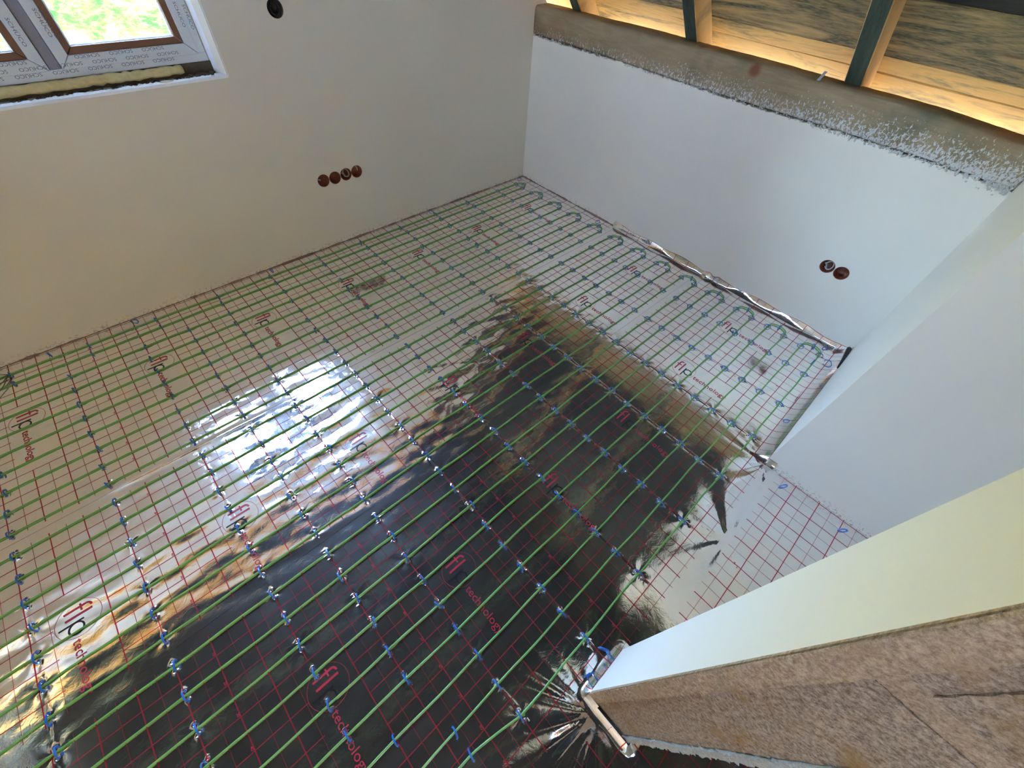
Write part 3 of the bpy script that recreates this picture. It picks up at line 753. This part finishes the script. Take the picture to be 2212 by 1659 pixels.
rings = [[bm.verts.new((r_ * math.cos(2 * PI * k / seg), d, r_ * math.sin(2 * PI * k / seg))) for k in range(seg)] for r_, d in prof]
for i in range(3):
    for k in range(seg): bm.faces.new((rings[i][k], rings[i][(k + 1) % seg], rings[i + 1][(k + 1) % seg], rings[i + 1][k]))
bm.faces.new(rings[-1]); mesh_obj('cup', bm, plain('dark_brown_box', (0.05, 0.03, 0.02), 0.5), jb, smooth=True)
for q in range(7):
    bm = bmesh.new(); a = q * 0.9
    tube(bm, [(0.022 * math.cos(a + t * 0.5) * (1 - 0.12 * q % .5), 0.006 + 0.005 * q * .8 + 0.004 * math.sin(3 * t), 0.024 * math.sin(a + t * 0.55)) for t in np.linspace(-2, 2, 14)], 0.0032, 7)
    mesh_obj('wire', bm, WIREB, jb, smooth=True)

# holes for the two boxes in wall_back: rebuild its front with round openings
bmW = bmesh.new(); box(bmW, XB - 0.0, XB + 0.3, YC, YL, -0.15, 0.9)
tmp = mesh_obj('wall_core', bmW, PLASTER)
for y, z in SOCK_B:
    b_ = bmesh.new(); cyl(b_, (0, y, z), 0.0345, 'x', XB - 0.02, XB + 0.055); cut(tmp, b_)
# drop the old flat front below z = .9 and join the drilled core
b_ = bmesh.new(); b_.from_mesh(WB.data)
for v in b_.verts:
    if v.co.z < 0 and abs(v.co.x - XB) < 1e-4: v.co.z = 0.90
b_.from_mesh(tmp.data)
b_.to_mesh(WB.data); b_.free(); bpy.data.objects.remove(tmp)
g2_ = 'brown socket boxes in the low wall'
cup('socket_box', (XB, SOCK_B[0][0], SOCK_B[0][1]), 'x', 'loop', 'round brown socket box with a wire ring inside, left one in the low wall', g2_)
cup('socket_box', (XB, SOCK_B[1][0], SOCK_B[1][1]), 'x', 'none', 'empty round brown socket box, right one in the low wall', g2_)

# black rounded shape filling the dark gap in the far corner
bm = bmesh.new(); tube(bm, [(1.50, YC + 0.004, 0.060), (1.58, YC + 0.006, 0.058), (1.66, YC + 0.009, 0.052), (1.72, YC + 0.012, 0.044), (1.737, YC + 0.013, 0.040), (1.741, YC + 0.013, 0.039)], [0.004, 0.007, 0.011, 0.0125, 0.0115, 0.007], 12)
tag(mesh_obj('corner_gap_shape', bm, BLACK_GAP, smooth=True), 'black rounded shape filling the dark gap at the far corner of the floor', 'hose')

RESID = plain('brown_edge_residue', (0.26, 0.17, 0.12), 0.8, 0, 50, 0.5, 0.4)
def residue(par, pts_fn, n, seed, amp):
    bm = bmesh.new(); r = random.Random(seed); prev = None; hgt_ = 0.004
    for k in range(n + 1):
        hgt_ = max(0.0002, min(amp, hgt_ + r.gauss(0, 0.0012)))
        a, b = pts_fn(k / n)
        ring = [bm.verts.new((a[0], a[1], -0.005)), bm.verts.new((a[0], a[1], hgt_ + 0.002)), bm.verts.new((b[0], b[1], hgt_ + 0.003)), bm.verts.new((b[0], b[1], -0.005))]
        if prev:
            for q in range(4): bm.faces.new((prev[q], prev[(q + 1) % 4], ring[(q + 1) % 4], ring[q]))
        prev = ring
    bmesh.ops.recalc_face_normals(bm, faces=bm.faces[:])
    mesh_obj('edge_strip', bm, RESID, par)
residue(WL, lambda t: ((-2.3 + t * (2.3 + XB), YL - 0.0035), (-2.3 + t * (2.3 + XB), YL + 0.001)), 500, 3, 0.006)
residue(WB, lambda t: ((XB - 0.004, YL - t * (YL - 1.43)), (XB + 0.001, YL - t * (YL - 1.43))), 150, 4, 0.006)
# ------------------------------------------------------------------ foil sheets
SH = [
    sheet('foil_sheet', -2.3, XB, 1.405, YL, foil_mat('foil_window_side', 1.428, 9.0, 1.70), 0.0016, 'silver foil sheet with red grid, widest strip along the window wall'),
    sheet('foil_sheet', -2.3, XB, 0.705, 1.418, foil_mat('foil_middle', 0.732, 1.371, 0.70), 0.0008, 'silver foil sheet with red grid, narrow middle strip between two seams'),
    sheet('foil_sheet', -2.3, XB, -0.292, 0.718, foil_mat('foil_door_side', -0.262, 0.673, 0.0), 0.0, 'silver foil sheet with red grid, strip touching the pier and the doorway'),
    sheet('foil_sheet', -2.3, 0.71, -1.25, -0.280, foil_mat('foil_doorway', -1.22, -0.322, -1.0), -0.0008, 'silver foil sheet with red grid lying in the doorway beyond the seam', 1.6),
]
bm = bmesh.new(); box(bm, -3.4, 0.71, -2.3, -1.25, -0.012, -0.001); tag(mesh_obj('floor_sheet', bm, plain('warm_bounce_floor', (0.74, 0.43, 0.15), 0.6, 0, 8, 0.2)), 'yellow unseen corridor floor added to bounce warm light into the room', 'bounce surface')  # unseen floor coloured gold to bounce warm sunlight
bm = bmesh.new(); box(bm, -3.4, -2.3, -1.25, YL, -0.012, -0.001); tag(mesh_obj('floor_sheet', bm, plain('grey_underlay_b', (0.5, 0.5, 0.5), 0.6)), 'grey underlay at the far left end of the room', 'underlay')

# prints on the foil
Hs = lambda x, y: float(H(np.array([x]), np.array([y]))[0])
tvt, tft = text_mesh('technology', 1.0); tvt_w = max(p[0] for p in tvt)
def inframe(x, y, z=0.0, mrg=12):
    d = Vector((x, y, z)) - Vector(CAM)
    c = [sum(R[i][k] * d[k] for k in range(3)) for i in range(3)]
    if c[2] <= 0.01: return False
    u = 1106 + F_PX * c[0] / c[2]; v = 829.5 + F_PX * c[1] / c[2]
    return -mrg < u < 2212 + mrg and -mrg < v < 1659 + mrg
def logo(sheet_o, x0, y0, lift):
    """u runs along -y, v along +x from the logo centre"""
    bm = bmesh.new(); zl = lift + 0.0009
    W = lambda u, v: (x0 + v, y0 - u, Hs(x0 + v, y0 - u) + zl)
    def quad_strip(pts, wd, mi):
        pr = None
        for i, (u, v) in enumerate(pts):
            a = pts[min(i + 1, len(pts) - 1)]; b = pts[max(i - 1, 0)]
            t = Vector((a[0] - b[0], a[1] - b[1])).normalized(); n_ = Vector((-t.y, t.x)) * wd / 2
            cur = (bm.verts.new(W(u + n_.x, v + n_.y)), bm.verts.new(W(u - n_.x, v - n_.y)))
            if pr: f = bm.faces.new((pr[0], pr[1], cur[1], cur[0])); f.material_index = mi
            pr = cur
    ln = lambda a, b, n=6: [(a[0] + (b[0] - a[0]) * i / n, a[1] + (b[1] - a[1]) * i / n) for i in range(n + 1)]
    arc = lambda cx, cy, r, a0, a1, n=16: [(cx + r * math.cos(a0 + (a1 - a0) * i / n), cy + r * math.sin(a0 + (a1 - a0) * i / n)) for i in range(n + 1)]
    quad_strip(ln((-0.036, -0.033), (-0.036, 0.026)) + arc(-0.024, 0.026, 0.012, PI, 0.45 * PI, 8)[1:], 0.0065, 0)     # f
    quad_strip(ln((-0.046, 0.012), (-0.022, 0.012), 3), 0.005, 0)
    quad_strip(ln((-0.012, -0.033), (-0.012, 0.038)), 0.0070, 0)                                                       # l
    quad_strip(ln((0.008, -0.053), (0.008, 0.012)), 0.0048, 1)                                                         # p
    quad_strip(arc(0.0285, -0.010, 0.0195, 0, 2 * PI, 30), 0.0048, 1)
    quad_strip(arc(0, 0, 0.0610, 0, 2 * PI, 48), 0.0009, 0)
    s_ = 0.183 / tvt_w
    add_vf(bm, tvt, tft, lambda a, b: W(0.066 + a * s_, -0.026 + b * s_ * 0.92), 0)
    bmesh.ops.recalc_face_normals(bm, faces=bm.faces[:])
    mesh_obj('logo_print', bm, [INK_RED, INK_BLACK], sheet_o)
for sheet_o, y0, lift in ((SH[0], 1.998, 0.0016), (SH[1], 0.992, 0.0008), (SH[2], 0.298, 0.0)):
    for k in range(-4, 4):
        x0 = 0.917 + 0.5 * (k - 1) + 0.0
        if y0 > 0.5: x0 += 0.003
        if x0 < 1.6 and (inframe(x0, y0) or inframe(x0, y0 - .2)): logo(sheet_o, x0, y0, lift)
digs = {}
for sheet_o, ya, yb, lift, y10 in ((SH[0], 1.5, 2.35, 0.0016, 2.4), (SH[1], 0.8, 1.35, 0.0008, 1.4), (SH[2], -0.2, 0.65, 0.0, 0.7), (SH[3], -1.1, -0.35, -0.0008, -0.3)):
    bm = bmesh.new(); y = ya
    while y < yb:
        num = str(int(round((y10 - y) * 10)) * 10)
        if num not in digs: digs[num] = text_mesh(num, 0.0125)
        v, f = digs[num]
        for k in range(-4, 4):
            x0 = -0.3 + 0.5 * k + 0.006
            if x0 < 1.7 and inframe(x0, y) and not (x0 > 0.70 and y < -.2):
                zz = Hs(x0, y) + lift + 0.0007
                add_vf(bm, v, f, lambda a, b: (x0 - 0.026 + b + 0.012, y + 0.016 - a, zz))
        y += 0.1
    bmesh.ops.recalc_face_normals(bm, faces=bm.faces[:])
    mesh_obj('scale_numbers', bm, INK_RED, sheet_o, kind='stuff')

# ------------------------------------------------------------------ cables
def ordinal(n):
    return '%d%s' % (n, 'th' if 10 <= n % 100 <= 20 else {1: 'st', 2: 'nd', 3: 'rd'}.get(n % 10, 'th'))
CR = 0.0031
ORD = ' first second third fourth fifth sixth seventh eighth ninth tenth eleventh twelfth thirteenth fourteenth fifteenth sixteenth seventeenth eighteenth nineteenth twentieth twenty-first twenty-second twenty-third twenty-fourth twenty-fifth twenty-sixth'.split(' ')
def run_pts(y, x_from, x_to, seed, tail=None):
    r = random.Random(seed); a1, a2, p1, p2 = r.uniform(.0006, .0022), r.uniform(.0004, .0012), r.uniform(0, 6), r.uniform(0, 6)
    out = []; n = int(abs(x_to - x_from) / 0.022)
    for i in range(n + 1):
        x = x_from + (x_to - x_from) * i / n
        fade = min(1, abs(x - 1.6) / 0.2)
        yy = y + fade * (a1 * math.sin(x * 10.3 + p1) + a2 * math.sin(x * 23 + p2))
        if tail: yy += tail(x)
        out.append((x, yy))
    return out
def tail_last(x):
    if x > -0.70: return 0
    if x > -0.86: return 0.033 * (-(x + 0.70) / 0.16)
    return 0.033 + 0.02 * math.sin((x + 0.86) * 1.5) * -1
for i in range(13):
    ya, yb = CAB[2 * i], CAB[2 * i + 1]
    t1 = None; t2 = tail_last if i == 12 else None
    p = run_pts(ya, -2.35, 1.585, 100 + i, t1)
    ym = (ya + yb) / 2; hw = (ya - yb) / 2
    turn = [(1.612, ya + 0.001), (1.632, ya - 0.004), (1.648, ya - 0.016), (1.655, ym + hw * .25), (1.655, ym - hw * .25), (1.646, yb + 0.016), (1.630, yb + 0.004), (1.612, yb - 0.001)]
    q = run_pts(yb, -2.35, 1.585, 200 + i, t2)[::-1]
    path = p + turn + q
    xs_ = np.array([a for a, b in path]); ys_ = np.array([b for a, b in path])
    base = H0(xs_, ys_)
    pts = [(a, b, float(z) + CR + 0.0014 + (0.0015 if 1.60 < a else 0)) for (a, b), z in zip(path, base)]
    bm = bmesh.new(); tube(bm, pts, CR, 8)
    o = mesh_obj('heating_cable', bm, CABLE, smooth=True)
    tag(o, 'green heating cable hairpin, the %s pair of runs from the window wall' % ORD[i + 1], 'heating cable', 'green heating cable runs on the foil')
bun = tag(empty('cable_bundle', (-1.6, 2.33, 0)), 'thin dark green wires fanning out left from a clip beside the window wall', 'wire bundle')
for k, (ye, y2) in enumerate(((2.36, 2.37), (2.31, 2.30), (2.25, 2.22), (2.20, 2.15))):
    bm = bmesh.new()
    tube(bm, [(0.0, 0.0 - 0.002 * k, 0.012), (-0.02, (ye - 2.33) * .5, 0.012), (-0.06, ye - 2.33 + .005, 0.009), (-0.2, y2 - 2.33, 0.008), (-0.5, y2 - 2.34, 0.008)], 0.0017, 6)
    mesh_obj('wire', bm, CABLE_DK, bun, smooth=True)

# ------------------------------------------------------------------ clips
def clip_mesh(seed):
    r = random.Random(seed); bm = bmesh.new()
    hh = 0.0130 + r.uniform(-.001, .001); half = 0.0155; bw, th_ = 0.0022, 0.0013
    path = [(-half, -0.004), (-half, 0.002), (-half * .93, hh * .55), (-half * .62, hh * .92), (0, hh * 1.05), (half * .62, hh * .92), (half * .93, hh * .55), (half, 0.002), (half, -0.004)]
    prev = None
    for i, (y, z) in enumerate(path):
        a = path[min(i + 1, len(path) - 1)]; b = path[max(i - 1, 0)]
        t = Vector((a[0] - b[0], a[1] - b[1])).normalized(); n_ = Vector((-t.y, t.x)) * th_
        ring = [bm.verts.new((-bw, y + n_.x, z + n_.y)), bm.verts.new((bw, y + n_.x, z + n_.y)), bm.verts.new((bw, y - n_.x, z - n_.y)), bm.verts.new((-bw, y - n_.x, z - n_.y))]
        if prev:
            for q in range(4): bm.faces.new((prev[q], prev[(q + 1) % 4], ring[(q + 1) % 4], ring[q]))
        else: bm.faces.new(ring[::-1])
        prev = ring
    bm.faces.new(prev)
    for s in (-1, 1):            # barbs at the feet
        y = s * half
        box(bm, -0.0032, 0.0032, y - 0.0012, y + 0.0012, -0.001, 0.0012)
        hexa(bm, [(-.001, y, -.003), (.001, y, -.003), (.001, y + s * .001, -.003), (-.001, y + s * .001, -.003), (-.001, y + s * .0035, .0035), (.001, y + s * .0035, .0035), (.001, y + s * .0045, .0035), (-.001, y + s * .0045, .0035)])
    bmesh.ops.recalc_face_normals(bm, faces=bm.faces[:])
    me = bpy.data.meshes.new('cable_clip'); bm.to_mesh(me); bm.free(); me.materials.append(CLIP)
    return me
CM = [clip_mesh(k) for k in range(4)]
rc = random.Random(31)
spots = []
rown = {x: i + 1 for i, x in enumerate(ROWS)}
for x in ROWS:
    for j, y in enumerate(CAB):
        xx = x
        if j < 2 and x in (-0.90,): continue
        if j < 2 and x == -1.10: xx = -1.003
        elif j < 2 and x == -1.40: xx = -1.295
        elif j < 2 and x == -1.69: xx = -1.598
        if x == -0.90 and y == 0.055: xx = -1.007
        if x == -0.90 and y < 0: xx = -0.862
        if x == -1.10 and y < 0.1: continue
        yy = y + (0.033 if (x == -0.90 and y < -0.1) else 0)
        spots.append((xx + rc.gauss(0, .004), yy, 'blue clip on the %s cable from the window wall, %s row from the far wall' % (ORD[j + 1], ORD[rown[x]]), rc.gauss(0, .14)))
def place(x, y, label, rot, z=None, tilt=0.0):
    o = bpy.data.objects.new('cable_clip', CM[rc.randrange(4)]); C.objects.link(o)
    o.location = (x, y, (float(H0(np.array([x]), np.array([y]))[0]) if z is None else z) + 0.0005)
    o.rotation_euler = (0, tilt, rot)
    return tag(o, label, 'clip', 'blue cable clips on the foil')
cnt = 0
for x, y, lb, rt in spots:
    if inframe(x, y, 0.005, 8): place(x, y, lb, rt, tilt=rc.gauss(0, .12)); cnt += 1
for i in range(13):              # one clip over the crown of each hairpin
    ym = (CAB[2 * i] + CAB[2 * i + 1]) / 2
    place(1.653, ym, 'blue clip on the bend of the %s cable hairpin from the window wall' % ORD[i + 1], PI / 2 + rc.gauss(0, .3)); cnt += 1
extra = [(-1.448, 2.378, 0.4, 'lone blue clip on bare foil below the left part of the window'), (-0.375, 2.392, 0.2, 'lone blue clip at the window wall below the right end of the window'),
         (0.793, 2.385, 0.9, 'lone blue clip at the window wall, right of the socket boxes'), (-1.09, 2.39, 1.0, 'lone blue clip at the window wall foot, middle of the left half'),
         (1.522, -0.146, 1.5, 'blue clip on the bent cable end in the far right corner'), (1.571, -0.201, 0.2, 'blue clip pinning bare foil in the far right corner'),
         (1.690, -0.150, 0.8, 'blue clip standing at the foot of the black corner shape'), (0.997, -0.222, 0.5, 'blue clip leaning on the foil upturn left of the doorway'),
         (0.660, -0.362, 0.9, 'blue clip on foil just inside the doorway'), (0.657, -0.612, 0.7, 'blue clip farthest inside the doorway'),
         (-0.382, -0.213, 0.5, 'blue clip on bare foil in front of the pier face'), (-0.472, -0.222, 1.2, 'blue clip at the raw corner of the pier'),
         (1.685, 2.385, 0.8, 'blue clip in the far corner where both walls meet'), (1.695, 1.539, 0.7, 'lone blue clip between hairpin and low wall')]
for x, y, rt, lb in extra: place(x, y, lb, rt, z=float(H0(np.array([x]), np.array([y]))[0]) + (0.012 if y < -0.2 and x > 0.9 else 0)); cnt += 1
print('clips', cnt)

# ------------------------------------------------------------------ outdoors
bm = bmesh.new(); nn = 60; L = 70.0
gv = {}
rg = random.Random(2)
for i in range(nn + 1):
    for k in range(nn + 1):
        x = -L + 2 * L * i / nn; y = -40 + 140.0 * k / nn
        gv[i, k] = bm.verts.new((x, y, -2.9 + max(0, y - 12) * 0.33 + 0.25 * math.sin(x * .21) * math.cos(y * .17) + rg.uniform(-.05, .05)))
for i in range(nn):
    for k in range(nn): bm.faces.new((gv[i, k], gv[i + 1, k], gv[i + 1, k + 1], gv[i, k + 1]))
g = mesh_obj('meadow', bm, MEADOW, smooth=True); g['kind'] = 'structure'; g['label'] = 'bright green and straw coloured meadow outside the window'
